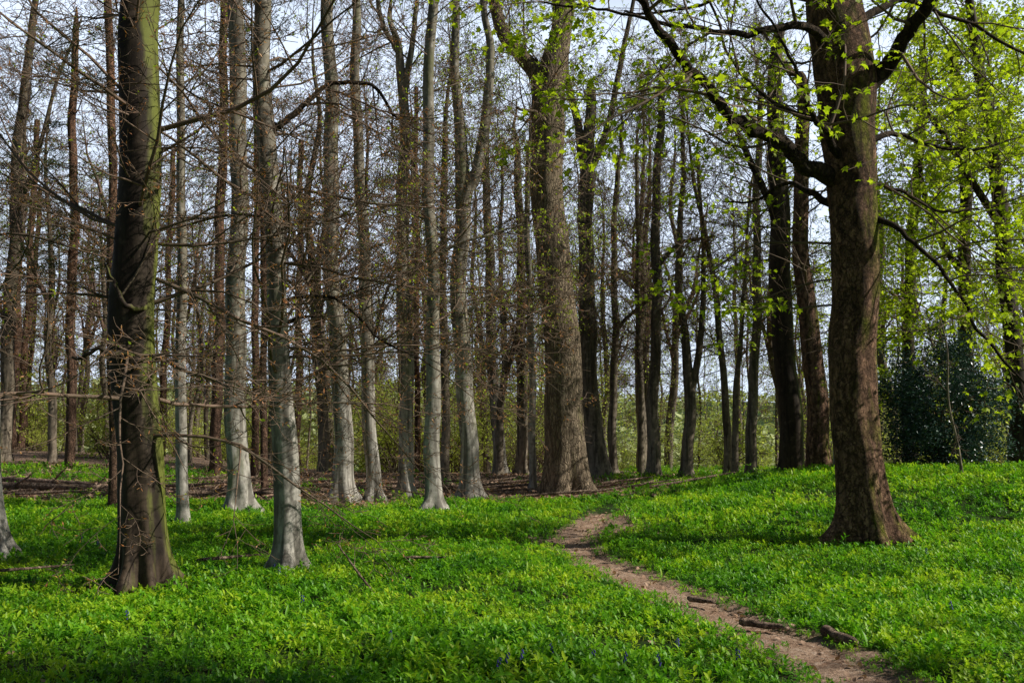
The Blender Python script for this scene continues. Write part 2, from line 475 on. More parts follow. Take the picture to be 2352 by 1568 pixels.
# ------------------------------------------------------------------ herb layer (one 'stuff' object, geometry nodes)
def herb_mesh(name, mode, seed):
    rs = np.random.default_rng(seed)
    g = Geo()
    def leaf(b, az, el, ln, w, droop):
        st = [0, .35, .72, 1.0]; ws = [.2, 1.0, .8, 0.0]
        d = np.array([math.cos(az) * math.cos(el), math.sin(az) * math.cos(el), math.sin(el)])
        side = np.array([-math.sin(az), math.cos(az), 0]); p = np.array(b, float); e = el
        vs = []
        for i in range(4):
            if i:
                e -= droop / 3
                d = np.array([math.cos(az) * math.cos(e), math.sin(az) * math.cos(e), math.sin(e)])
                p = p + d * ln * (st[i] - st[i - 1])
            up = np.cross(side, d) * -1
            up = up if up[2] > 0 else -up
            if i < 3:
                vs += [p + side * w * ws[i] * .5 + up * w * .15 * ws[i], p.copy(), p - side * w * ws[i] * .5 + up * w * .15 * ws[i]]
            else:
                vs.append(p.copy())
        q = [(0, 1, 4, 3), (1, 2, 5, 4), (3, 4, 7, 6), (4, 5, 8, 7)]
        g.add(np.array(vs), q=np.array(q), t=np.array([(6, 7, 9), (7, 8, 9)]))
    if mode == 'mercury':
        for s in range(5):
            bx, by = rs.normal(0, .08, 2); hgt = rs.uniform(.04, .13); lx, ly = rs.normal(0, .02, 2)
            P = np.array([[(bx, by, -.02), (bx + lx * .5, by + ly * .5, hgt * .5), (bx + lx, by + ly, hgt)]])
            tubes(g, P, np.array([[.002, .002, .002]]), 3)
            a0 = rs.uniform(0, 6.28)
            for j in range(4):
                leaf((bx + lx * .8, by + ly * .8, hgt * rs.uniform(.5, 1)), a0 + j * 1.57 + rs.normal(0, .6), rs.uniform(.2, 1.35), rs.uniform(.04, .065), rs.uniform(.015, .025), rs.uniform(.2, .9))
    else:
        for j in range(10):
            az = rs.uniform(0, 6.28)
            leaf((rs.normal(0, .06), rs.normal(0, .06), -.01), az, rs.uniform(.95, 1.55), rs.uniform(.08, .14), rs.uniform(.018, .03), rs.uniform(.2, 1.5))
    return bpy.data.objects.new(name, g.mesh(name, [M_herb], True))

def gn_scatter(name, pts, rot, scl, idxs, sources):
    me = bpy.data.meshes.new(name)
    me.vertices.add(len(pts)); me.vertices.foreach_set('co', pts.astype(np.float32).ravel())
    a = me.attributes.new('rot', 'FLOAT_VECTOR', 'POINT'); a.data.foreach_set('vector', rot.astype(np.float32).ravel())
    a = me.attributes.new('scl', 'FLOAT', 'POINT'); a.data.foreach_set('value', scl.astype(np.float32))
    a = me.attributes.new('idx', 'INT', 'POINT'); a.data.foreach_set('value', idxs.astype(np.int32))
    o = link(name, me)
    ng = bpy.data.node_groups.new(name + '_scatter', 'GeometryNodeTree')
    ng.interface.new_socket('Geometry', in_out='INPUT', socket_type='NodeSocketGeometry')
    ng.interface.new_socket('Geometry', in_out='OUTPUT', socket_type='NodeSocketGeometry')
    N = ng.nodes.new; L = ng.links.new
    gi = N('NodeGroupInput'); gout = N('NodeGroupOutput')
    g2i = N('GeometryNodeGeometryToInstance')
    for s in sources:
        oi = N('GeometryNodeObjectInfo'); oi.inputs['Object'].default_value = s; L(oi.outputs['Geometry'], g2i.inputs[0])
    def na(nm, t):
        x = N('GeometryNodeInputNamedAttribute'); x.data_type = t; x.inputs['Name'].default_value = nm; return x.outputs['Attribute']
    ip = N('GeometryNodeInstanceOnPoints')
    L(gi.outputs[0], ip.inputs['Points']); L(g2i.outputs[0], ip.inputs['Instance'])
    ip.inputs['Pick Instance'].default_value = True
    L(na('idx', 'INT'), ip.inputs['Instance Index']); L(na('rot', 'FLOAT_VECTOR'), ip.inputs['Rotation']); L(na('scl', 'FLOAT'), ip.inputs['Scale'])
    L(ip.outputs[0], gout.inputs[0])
    md = o.modifiers.new('scatter', 'NODES'); md.node_group = ng
    return o

srcs = [herb_mesh('mercury_plant', 'mercury', 1), herb_mesh('mercury_plant_b', 'mercury', 2), herb_mesh('mercury_plant_c', 'mercury', 3), herb_mesh('garlic_plant', 'garlic', 4), herb_mesh('garlic_plant_b', 'garlic', 5)]
def band(x0, x1, y0, y1, dens):
    n = int((x1 - x0) * (y1 - y0) * dens)
    return np.stack([R.uniform(x0, x1, n), R.uniform(y0, y1, n)], 1)
pts = np.vstack([band(-8, 9, 3, 10, 125), band(-10, 11, 10, 16, 92), band(-16, 16, 16, 25, 52), band(-24, 24, 25, 40, 18), band(-30, 34, 40, 60, 4)])
xx, yy = pts[:, 0], pts[:, 1]
dd = path_dist(xx, yy); phw = .165 + .08 * wob(xx * 2.2, yy * 2.2) + .07 * wob(xx * 9, yy * 9)
phw = phw * (1 - .9 * smooth(18.5, 21.5, yy))
lm = litter_mask(xx, yy)
bare = smooth(.35, .8, wob(xx * .8 + 3, yy * .8))
keep = (dd > phw) & (R.random(len(xx)) > lm * 1.02 + .02) & (R.random(len(xx)) > bare * .55) & (R.random(len(xx)) < .5 + smooth(0, .45, dd - phw))
bay = np.exp(-((xx - 1.8) ** 2 / .8 + (yy - 18.5) ** 2 / 6)) + np.exp(-((xx - .4) ** 2 / .3 + (yy - 15.4) ** 2 / 1.5))
keep &= R.random(len(xx)) > bay * .8
pts = pts[keep]; xx, yy = pts[:, 0], pts[:, 1]
n = len(pts)
P3 = np.stack([xx, yy, terrain(xx, yy) - .01], 1)
rot = np.stack([R.normal(0, .2, n), R.normal(0, .2, n), R.uniform(0, 6.28, n)], 1)
scl = R.uniform(.65, 1.25, n) * (1 + .3 * wob(xx * .6, yy * .6 + 2)) * np.where(yy > 25, 1.5, np.where(yy > 16, 1.2, .95)) * (.45 + .55 * smooth(0, .4, path_dist(xx, yy) - .2))
ix = R.integers(0, 5, n); gp = wob(xx * .5 + 5, yy * .5) > -.1
ix = np.where(gp & (R.random(n) < .8), R.integers(3, 5, n), ix)
hb = gn_scatter('herb_carpet', P3, rot, scl, ix, srcs); hb["kind"] = "stuff"
thing(hb, "bright green carpet of wild garlic and dog's mercury", "ground cover")

g = Geo()
v = np.array([(-.035, 0, .01), (-.012, .02, .004), (.018, .018, .012), (.04, 0, .003), (.018, -.018, .0), (-.012, -.02, .014)])
g.add(v, t=np.array([(0, 1, 5), (1, 2, 4), (1, 4, 5), (2, 3, 4)]))
dl = bpy.data.objects.new('dead_leaf', g.mesh('dead_leaf', [M_litter]))
pts = np.vstack([band(-20, 12, 22, 42, 34), band(-6, 5, 4, 23, 30)])
xx, yy = pts[:, 0], pts[:, 1]; dd = path_dist(xx, yy)
bay = np.exp(-((xx - 1.8) ** 2 / .8 + (yy - 18.5) ** 2 / 6)) + np.exp(-((xx - .4) ** 2 / .3 + (yy - 15.4) ** 2 / 1.5))
k = (R.random(len(xx)) < np.maximum(litter_mask(xx, yy), bay)) | ((dd < .36) & (yy < 21) & (R.random(len(xx)) < .55)) | (R.random(len(xx)) < .05)
pts = pts[k]; xx, yy = pts[:, 0], pts[:, 1]; n = len(pts)
zz = terrain(xx, yy) + np.where(path_dist(xx, yy) < .25, -.015, .02)
lf = gn_scatter('leaf_litter', np.stack([xx, yy, zz], 1), R.normal(0, .5, (n, 3)) + np.stack([0 * xx, 0 * xx, R.uniform(0, 6.28, n)], 1), R.uniform(.6, 1.5, n) * np.where(yy > 23, 1.7, .8), np.zeros(n), [dl])
lf["kind"] = "stuff"; thing(lf, "scattered brown dead leaves on the bare earth", "leaf litter")

# ------------------------------------------------------------------ hero trees
def hero(kind, d, pts, mat, label, group, top=14, limbs=(), nb=26, z1=3.0, blen=(1.6, 3.6), leaf=None, levels=None, flare=.6, lobes=5,
         bump=.04, seed=1, sides=26, rmin=.003, limbmat=None, updir=(.0, .9), lbranch=6, extra=(), crook=.014):
    W = []; rad = []
    for (px, py, w) in pts:
        W.append(pixel_to_world(px, py, d)); rad.append(w / F * d / 2)
    W = np.array(W); rad = np.array(rad)
    W[0, 2] = h1(W[0, 0], d)
    base = W[0].copy()
    C = W - base
    C[0, 2] = -.12
    zframe = .46 * d + 2.0
    if top > C[-1, 2] + 1:
        dr = norm((C[-1] - C[-2])); dr = norm(dr + np.array([0, 0, .6])); q = C[-1]; r = rad[-1]; C = list(C); rad = list(rad)
        nst = 5; stp = (top - q[2]) / nst
        for i in range(nst):
            q = q + dr * stp + np.array([R.normal(0, .12), R.normal(0, .12), 0]); C.append(q.copy()); rad.append(max(.015, r * (1 - (i + 1) / nst) ** .8))
        C = np.array(C); rad = np.array(rad)
    CC = catmull(C, 6); RR = np.interp(np.linspace(0, 1, len(CC)), np.linspace(0, 1, len(rad)), rad)
    tm = trunk_geo(CC, RR, sides, flare, lobes, bump, seed).mesh('trunk', [mat])
    g = Geo(); S = []; D = []; L = []; r = []
    zt = CC[:, 2]
    zlist = list(np.linspace(z1, min(max(zt[-1] - .3, z1 + 1), zframe), nb)) + (list(np.linspace(zframe + .5, zt[-1], 3)) if zt[-1] > zframe + 1 else [])
    for z in zlist:
        z = z + R.uniform(-.25, .25)
        c = np.array([np.interp(z, zt, CC[:, k]) for k in range(3)]); rr = np.interp(z, zt, RR)
        az = R.uniform(0, 6.28); f = np.clip((z - z1) / (zt[-1] - z1), 0, 1)
        el = updir[0] + (updir[1] - updir[0]) * f + R.normal(0, .18)
        S.append(c); D.append([math.cos(az) * math.cos(el), math.sin(az) * math.cos(el), math.sin(el)])
        ln = R.uniform(*blen) * (1 - .35 * f); L.append(ln); r.append(min(rr * .4, .005 + .0055 * ln))
    for lb in limbs:
        Pl = np.array([pixel_to_world(a, b, d + dy) - base for (a, b, w, dy) in lb]); rl = np.array([w / F * d / 2 for (_, _, w, _) in lb])
        Cl = catmull(Pl, 6); Rl = np.interp(np.linspace(0, 1, len(Cl)), np.linspace(0, 1, len(rl)), rl)
        Cl = Cl + np.cumsum(R.normal(0, crook, Cl.shape), 0) * (np.linspace(0, 1, len(Cl))[:, None] > .1)
        Cl = np.vstack([Cl, Cl[-1] + (Cl[-1] - Cl[-2]) * .2]); Rl = np.r_[Rl, .001]
        tubes(g, Cl[None], Rl[None], 12, 1)
        s_, d_, l_, r_ = children(Cl[None], Rl[None], np.array([np.mean(blen) * 1.5]), lbranch, .2, 55, .75, .5, .2, .3)
        S += list(s_); D += list(d_); L += list(l_); r += list(np.clip(r_, .008, .026))
    for (px, py, dx, dy, dz, ln, rr) in extra:
        S.append(pixel_to_world(px, py, d) - base); D.append([dx, dy, dz]); L.append(ln); r.append(rr)
    S = np.array(S); D = np.array(D); L = np.array(L); r = np.array(r)
    crown(g, S, D, L, r, levels or LV_HERO, rmin, leaf)
    cm = g.mesh('crown', [M_twig, limbmat or mat, M_fresh, M_bud, M_maple])
    return tree_obj(kind, base, tm, cm, label, group)

#            n, ang, ratio, nseg, sides, noise, up, t0, flat
LV_HERO = [(0, 0, 0, 9, 6, .13, .02, 0, 0), (10, 50, .50, 6, 4, .13, .02, .12, .75), (7, 48, .48, 4, 3, .12, .03, .15, .6), (4, 45, .5, 2, 3, .12, .03, .2, .6)]
LV_MID = [(0, 0, 0, 8, 5, .13, .05, 0, 0), (9, 48, .50, 5, 3, .12, .03, .12, .5), (6, 48, .48, 3, 3, .12, .03, .15, .5), (4, 45, .5, 1, 3, .12, .03, .2, .5)]
LV_LEAFY = [(0, 0, 0, 8, 6, .14, .04, 0, 0), (7, 50, .5, 5, 4, .14, .03, .2, .5), (5, 50, .5, 3, 3, .12, .03, .2, .6)]
BUDS = [('bud', 3, 2, .032, .055, .65, .004), ('simple', 2, 2, .03, .05, .07, .01)]
BUDM = [('bud', 3, 2, .045, .08, .4, .005), ('simple', 2, 3, .035, .065, .1, .02)]
GRNM = [('bud', 3, 2, .04, .07, .3, .005), ('simple', 2, 4, .04, .07, .25, .03)]
GB = "grey beech trees in the wood"

hero('beech_tree', 10.7, [(335, 1340, 98), (326, 1150, 98), (321, 1000, 96), (318, 760, 100), (317, 500, 98), (314, 200, 93), (312, 0, 88)], M_dark,
     "stout dark beech trunk streaked with green algae, stubby side branch", GB, nb=26, z1=1.8, blen=(1.8, 4.2), leaf=BUDS, seed=3, flare=.8, lobes=6, sides=44, top=10,
     limbs=[[(330, 812, 16, 0), (300, 812, 15, -.25), (250, 814, 10, -.45), (190, 828, 6, -.5)], [(335, 700, 20, -.1), (300, 700, 13, -.3), (268, 640, 9, -.35), (238, 600, 5, -.4)]],
     lbranch=2, extra=[(360, 300, 1, .1, .0, 4.2, .03), (360, 560, 1, .5, .0, 3.5, .022), (360, 640, 1, .1, -.15, 4.5, .026), (280, 520, -1, .2, .1, 3, .022)])
hero('beech_tree', 12.1, [(665, 1300, 56), (657, 1100, 56), (643, 900, 52), (631, 700, 45), (622, 500, 44), (614, 300, 44), (603, 150, 40), (606, 0, 38)], M_beech,
     "slender pale grey beech with forked limb and flared roots", GB, nb=26, z1=2.2, blen=(1.6, 3.8), leaf=BUDS, seed=4, flare=1.1, lobes=5, sides=36, top=11, limbmat=M_limb,
     limbs=[[(622, 305, 20, 0), (650, 270, 16, 0), (700, 220, 13, .1), (760, 175, 11, .2), (850, 178, 9, .3), (910, 260, 6, .4), (990, 300, 4, .5)],
            [(628, 760, 16, 0), (680, 740, 9, .2), (740, 745, 5, .3)], [(626, 700, 14, 0), (690, 690, 8, -.2), (800, 700, 7, -.3), (900, 790, 5, -.5), (1010, 850, 3, -.6)]],
     lbranch=7, extra=[(640, 420, 1, 0, -.3, 3.5, .022), (620, 600, 1, -.3, -.2, 3.4, .022), (615, 500, -1, -.1, .1, 3, .022), (640, 820, 1, .0, -.05, 3.0, .018)])
MK = dict(levels=LV_MID, rmin=.004, flare=.9)
hero('beech_tree', 20.9, [(548, 1175, 52), (545, 900, 48), (543, 600, 42), (545, 300, 40), (548, 0, 36)], M_beech, "straight pale beech trunk standing on the herb carpet", GB, seed=5, leaf=BUDM, nb=20, z1=3, **MK)
hero('beech_tree', 18.3, [(421, 1200, 27), (416, 900, 25), (414, 600, 22), (416, 300, 20), (418, 0, 15)], M_beech, "thin young beech with mottled pale bark", GB, seed=6, leaf=BUDM, nb=16, z1=3, sides=16, levels=LV_MID, rmin=.004, flare=.4)
hero('beech_tree', 24.4, [(790, 1150, 46), (780, 900, 40), (766, 600, 36), (757, 300, 34), (754, 0, 28)], M_beech, "tall grey beech trunk leaning gently", GB, seed=7, leaf=BUDM, nb=20, z1=4, **MK)
hero('beech_tree', 24.7, [(861, 1148, 34), (850, 900, 32), (832, 600, 27), (824, 300, 24), (815, 0, 20)], M_beech, "tall grey beech trunk leaning gently", GB, seed=8, leaf=BUDM, nb=20, z1=4, sides=18, **MK)
hero('beech_tree', 25.8, [(932, 1142, 36), (930, 900, 31), (928, 600, 29), (926, 300, 25), (915, 130, 20)], M_beech, "grey beech forking high up", GB, seed=9, leaf=BUDM, nb=20, z1=4, sides=18,
     limbs=[[(926, 240, 18, 0), (945, 120, 14, 0), (960, 0, 10, 0)], [(920, 130, 16, 0), (885, 60, 12, 0), (870, -30, 10, 0)]], **MK)
hero('beech_tree', 21.5, [(997, 1170, 38), (992, 900, 34), (990, 600, 28), (987, 300, 27), (990, 0, 24)], M_beech, "pale beech with swollen foot among herbs", GB, seed=10, leaf=GRNM, nb=20, z1=4, sides=20,
     limbs=[[(996, 590, 12, 0), (1040, 560, 8, 0), (1120, 540, 6, .2), (1200, 520, 4, .3)]], **MK)
hero('beech_tree', 25.6, [(1083, 1143, 44), (1067, 900, 38), (1058, 650, 38), (1062, 440, 36), (1048, 250, 24), (1050, 0, 18)], M_beech, "beech with trunk dividing into two stems", GB, seed=11, leaf=GRNM, nb=20, z1=4, sides=20,
     limbs=[[(1064, 470, 32, 0), (1085, 390, 28, 0), (1102, 280, 25, 0), (1110, 120, 20, 0), (1090, 0, 15, 0), (1080, -200, 8, 0)], [(1072, 720, 10, 0), (1130, 670, 8, 0), (1240, 655, 5, .2)]], **MK)
hero('oak_tree', 27.5, [(1303, 1133, 90), (1299, 1000, 88), (1291, 850, 86), (1273, 620, 78), (1260, 420, 78), (1258, 230, 78), (1268, 150, 66), (1285, 60, 48), (1295, -60, 40)], M_oak,
     "massive oak with furrowed bark and mossy foot", "broad old trees", seed=12, flare=.5, lobes=7, bump=.03, leaf=[('simple', 2, 6, .05, .09, .35, .06)], levels=LV_MID, rmin=.005, nb=12, z1=7.5, blen=(2, 4.5), sides=48, top=17,
     limbs=[[(1250, 190, 44, 0), (1200, 130, 36, 0), (1160, 80, 32, 0), (1135, 0, 28, 0), (1100, -150, 18, 0)], [(1270, 300, 14, -.3), (1230, 260, 9, -.6), (1180, 250, 6, -.8)]], limbmat=M_oak)

hero('sycamore_tree', 14.6, [(1992, 1250, 110), (1985, 1120, 106), (1972, 950, 104), (1958, 700, 102), (1950, 480, 110), (1945, 330, 126), (1938, 180, 142), (1930, 60, 134), (1925, -60, 114)], M_syc,
     "great old sycamore with flaking bark, moss and heavy limbs", "broad old trees", seed=13, flare=.95, lobes=6, bump=.065, sides=60, top=10, nb=4, z1=6.5, blen=(2, 3.5), levels=LV_LEAFY, rmin=.004,
     leaf=[('maple', 4, 5, .055, .11, .5, .07)], limbmat=M_limb, lbranch=8, crook=.026,
     limbs=[[(1970, 235, 50, 0), (2025, 150, 38, -.2), (2070, 90, 32, -.6), (2140, -20, 28, -1.1), (2200, -200, 16, -1.4), (2230, -330, 6, -1.6)],
            [(1940, 425, 50, 0), (1850, 372, 36, -.4), (1790, 318, 29, -.8), (1700, 268, 25, -1.4), (1640, 205, 22, -1.8), (1560, 140, 19, -2.3), (1500, 50, 16, -2.7), (1450, -20, 14, -3.0), (1380, -150, 9, -3.4)],
            [(1960, 400, 26, 0), (1900, 320, 17, -.6), (1850, 270, 13, -1.0), (1800, 200, 9, -1.3), (1740, 60, 6, -1.6), (1700, -60, 4, -1.8)],
            [(1950, 150, 34, 0), (1850, 75, 20, -.5), (1700, 100, 14, -.9), (1560, 88, 10, -1.1), (1400, 50, 6, -1.2), (1240, 20, 4, -1.3)],
            [(1965, 480, 20, 0), (2080, 545, 10, -.5), (2180, 640, 8, -.9), (2260, 740, 7, -1.2), (2380, 900, 5, -1.6)],
            [(1935, 480, 22, 0), (1800, 420, 10, .8), (1720, 440, 7, 1.2), (1640, 440, 4, 1.4)],
            [(1965, 330, 18, 0), (2080, 300, 10, .5), (2200, 330, 8, 1), (2330, 300, 5, 1.4)],
            [(1930, 280, 20, 0), (1780, 230, 11, .8), (1680, 130, 8, 1.2), (1600, -40, 6, 1.5)],
            [(1950, 60, 24, 0), (2080, 20, 13, .6), (2230, 60, 9, 1), (2380, 150, 6, 1.4)],
            [(1930, 30, 22, 0), (1800, -30, 12, .4), (1650, 10, 8, .8), (1480, 30, 5, 1.0)],
            [(1965, 420, 16, 0), (2060, 430, 9, .3), (2160, 480, 7, .8), (2290, 470, 4, 1.2)]],
     extra=[(1930, 560, -1, .5, .1, 3.0, .022), (1930, 640, -1, .2, -.1, 2.2, .018), (1930, 700, -1, .6, .1, 2.4, .018)])

GW = "tall slender trees further into the wood"
mids = [
    (38, [(1378, 1095, 46), (1358, 900, 40), (1345, 620, 36), (1350, 420, 36), (1355, 200, 22)], [[(1348, 430, 26, 0), (1330, 300, 20, 0), (1300, 150, 15, 0), (1320, 0, 10, 0)], [(1350, 400, 24, 0), (1400, 280, 16, 0), (1440, 100, 12, 0), (1470, -50, 8, 0)]]),
    (43, [(1150, 1080, 30), (1132, 850, 24), (1120, 500, 20), (1115, 200, 14)], []),
    (42, [(1197, 1085, 28), (1198, 700, 22), (1190, 400, 18)], []),
    (29, [(1226, 1125, 17), (1219, 800, 15), (1212, 400, 12)], []),
    (33, [(1022, 1110, 21), (1020, 800, 19), (1018, 400, 15)], []),
    (37, [(1502, 1098, 30), (1504, 800, 25), (1511, 400, 20), (1520, 150, 14)], [[(1505, 620, 12, 0), (1560, 560, 8, 0), (1640, 540, 5, 0)]]),
    (40, [(1408, 1092, 22), (1410, 800, 17), (1416, 400, 12)], [[(1412, 760, 10, 0), (1480, 700, 7, 0), (1570, 650, 4, 0)]]),
    (39, [(1474, 1095, 15), (1468, 800, 13), (1462, 400, 9)], []),
    (37, [(1577, 1098, 28), (1582, 930, 27), (1572, 750, 18), (1560, 600, 15), (1570, 300, 10)], [[(1584, 925, 18, 0), (1605, 780, 15, 0), (1612, 600, 11, 0), (1600, 350, 8, 0)]]),
    (37, [(1674, 1098, 20), (1662, 850, 16), (1640, 650, 13), (1600, 450, 9)], []),
    (36, [(1688, 1100, 16), (1692, 900, 14), (1702, 750, 10), (1720, 500, 7)], []),
    (35, [(1724, 1100, 27), (1734, 800, 22), (1740, 500, 18), (1745, 200, 13)], []),
]
for i, (d, p, lb) in enumerate(mids):
    hero('beech_tree', d, p, M_bg if i not in (1, 3) else M_beech, "slender bare woodland tree on the slope edge", GW, seed=30 + i, leaf=[('simple', 2, 2, .05, .09, .2, .05), ('bud', 3, 2, .05, .08, .25, .01)],
         levels=LV_MID, rmin=.0055, nb=30, z1=4.0, sides=14, limbs=lb, limbmat=M_bg, updir=(.3, 1.1), blen=(2, 4.5), lbranch=6, top=16)
for (d, p, lb, lab) in [(30, [(1822, 1105, 54), (1808, 850, 50), (1792, 600, 48), (1782, 300, 40), (1790, 60, 26)], [[(1792, 600, 26, 0), (1770, 480, 18, 0), (1700, 330, 14, 0), (1660, 250, 8, 0)]], "dark mossy sycamore leaning over herbs"),
                        (28, [(1882, 1110, 52), (1872, 900, 48), (1852, 700, 42), (1842, 500, 36), (1838, 200, 28)], [], "brown sycamore trunk with sunlit flank"),
                        (29, [(2342, 1080, 44), (2330, 820, 40), (2302, 520, 34), (2262, 230, 28), (2230, 0, 20)], [[(2300, 520, 20, 0), (2220, 400, 14, -1), (2130, 250, 9, -2)]], "curved dark sycamore in fresh leaf"),
                        (33, [(2212, 1080, 34), (2218, 700, 30), (2215, 400, 26), (2190, 100, 20)], [[(2216, 640, 18, 0), (2130, 480, 12, 0), (2100, 250, 8, 0)]], "dark sycamore in fresh yellow-green leaf"),
                        (36, [(2090, 1080, 30), (2085, 700, 26), (2110, 400, 22), (2120, 100, 16)], [], "dark sycamore in fresh yellow-green leaf"),
                        (22, [(2560, 1100, 50), (2550, 700, 46), (2560, 300, 40)], [], "dark sycamore in fresh yellow-green leaf")]:
    right = p[0][0] > 2000
    hero('sycamore_tree', d, p, M_dark if p[0][0] != 1882 else M_syc, lab, "sycamores coming into leaf", seed=int(p[0][0]), leaf=[('maple', 4, (7 if d < 25 else 12) if right else 3, .07, .13, .8 if right else .2, .18)],
         levels=LV_LEAFY, rmin=.006, nb=(16 if d < 25 else 34) if right else 16, z1=(4.0 if d < 25 else 2.8) if right else 4, sides=20, limbs=lb, limbmat=M_limb, updir=(.0, .7), blen=(3, 6), top=13)
hero('beech_tree', 13.4, [(-12, 1270, 62), (-40, 1000, 56), (-60, 600, 50), (-70, 200, 44)], M_beech, "pale beech with spreading root foot", GB, seed=60, leaf=BUDS, nb=12, z1=3.2, flare=1.1, sides=24, top=10)
hero('beech_tree', 42, [(8, 1040, 32), (22, 750, 29), (38, 420, 25), (60, 150, 19), (85, 0, 14)], M_bg, "dark spreading beech on rising ground", GW, seed=61, leaf=BUDM, levels=LV_MID, rmin=.006, nb=26, z1=3, sides=16, blen=(3, 6), limbs=[[(30, 500, 16, 0), (80, 380, 11, 0), (130, 200, 8, 0), (190, 50, 5, 0)]])
# pines
def needles(g, S, n, spread, sz):
    ii = np.repeat(np.arange(len(S)), n)
    leaves(g, S[ii] + R.normal(0, spread, (len(ii), 3)) * np.array([1, 1, .55]), R.uniform(sz * .6, sz * 1.4, len(ii)), 'bud', 1)
def pine(d, pts, top, lab, seed, low=8.5, dens=1.0):
    W = np.array([pixel_to_world(a, b, d) for a, b, w in pts]); rad = np.array([w / F * d / 2 for a, b, w in pts])
    W[0, 2] = h1(W[0, 0], d); base = W[0].copy(); C = W - base; C[0, 2] = -.1
    if top > C[-1, 2] + 1:
        C = np.vstack([C, C[-1] + np.array([0, 0, top - C[-1, 2]])]); rad = np.r_[rad, .03]
    CC = catmull(C, 6); RR = np.interp(np.linspace(0, 1, len(CC)), np.linspace(0, 1, len(rad)), rad)
    tm = trunk_geo(CC, RR, 16, .25, 4, .04, seed).mesh('trunk', [M_pine])
    g = Geo(); n = int(24 * dens); z = R.uniform(low, top, n); az = R.uniform(0, 6.28, n); el = R.normal(.1, .25, n)
    S = np.stack([np.interp(z, CC[:, 2], CC[:, k]) for k in range(3)], 1)
    D = np.stack([np.cos(az) * np.cos(el), np.sin(az) * np.cos(el), np.sin(el)], 1)
    L = R.uniform(1.2, 3.2, n) * (1 - .5 * (z - low) / (top - low)); P = grow_lines(S, D, L, 6, .15, .05); RRb = taper(np.full(n, .03), 7, .008)
    tubes(g, P, RRb, 5)
    s2, d2, l2, r2 = children(P, RRb, L, 6, .3, 50, .4, .6, .6); P2 = grow_lines(s2, d2, l2, 3, .15, .08); tubes(g, P2, taper(r2, 4, .006), 3)
    needles(g, P2[:, 1:].reshape(-1, 3), 14, .12, .13)
    m = 10; z = R.uniform(2.5, low, m); az = R.uniform(0, 6.28, m)
    S = np.stack([np.interp(z, CC[:, 2], CC[:, k]) for k in range(3)], 1); D = np.stack([np.cos(az), np.sin(az), np.full(m, .1)], 1)
    P = grow_lines(S, D, R.uniform(.4, 1.4, m), 4, .15, 0); tubes(g, P, taper(np.full(m, .015), 5, .005), 4)
    cm = g.mesh('crown', [M_twigbg, M_needle])
    return tree_obj('pine_tree', base, tm, cm, lab, "straight red-barked pines"), tm, cm
pine(22, [(260, 1165, 22), (258, 600, 20), (252, 0, 18)], 17, "straight pine with orange-red upper bark", 70, 12)
pine(28, [(608, 1130, 17), (604, 600, 15), (600, 0, 12)], 17, "slim pine with red flaking bark", 71, 13)
_, ptm, pcm = pine(38, [(495, 1095, 26), (505, 600, 23), (517, 0, 18)], 19, "straight pine with red flaking bark", 72, 12)
pine(38, [(585, 1092, 18), (588, 600, 16), (590, 0, 12)], 18, "slim pine with red flaking bark", 73, 12)
pine(40, [(160, 1060, 22), (168, 500, 20), (170, 100, 16)], 19, "pine with dark green needled crown", 74, 7, 1.6)
pine(45, [(958, 1080, 14), (957, 600, 12), (955, 200, 10)], 17, "slim pine with red flaking bark", 75, 12)

def sapling(d, pts, lab, seed, leafy=False):
    hero('sapling', d, pts, M_beech if not leafy else M_bg, lab, "thin saplings", top=0, nb=6, z1=1.0, blen=(.4, .9), levels=LV_LEAFY, sides=8, flare=.2, seed=seed, rmin=.003,
         leaf=[('simple', 2, 2, .04, .07, .3, .02)], updir=(.3, .8))
sapling(24, [(1919, 1130, 9), (1918, 1050, 8), (1915, 940, 6), (1912, 850, 4)], "thin pale sapling stem beside the bank", 80)
sapling(20, [(2212, 1100, 8), (2200, 1020, 7), (2180, 920, 5), (2176, 800, 4), (2150, 700, 3)], "thin crooked sapling in front of holly", 81, True)

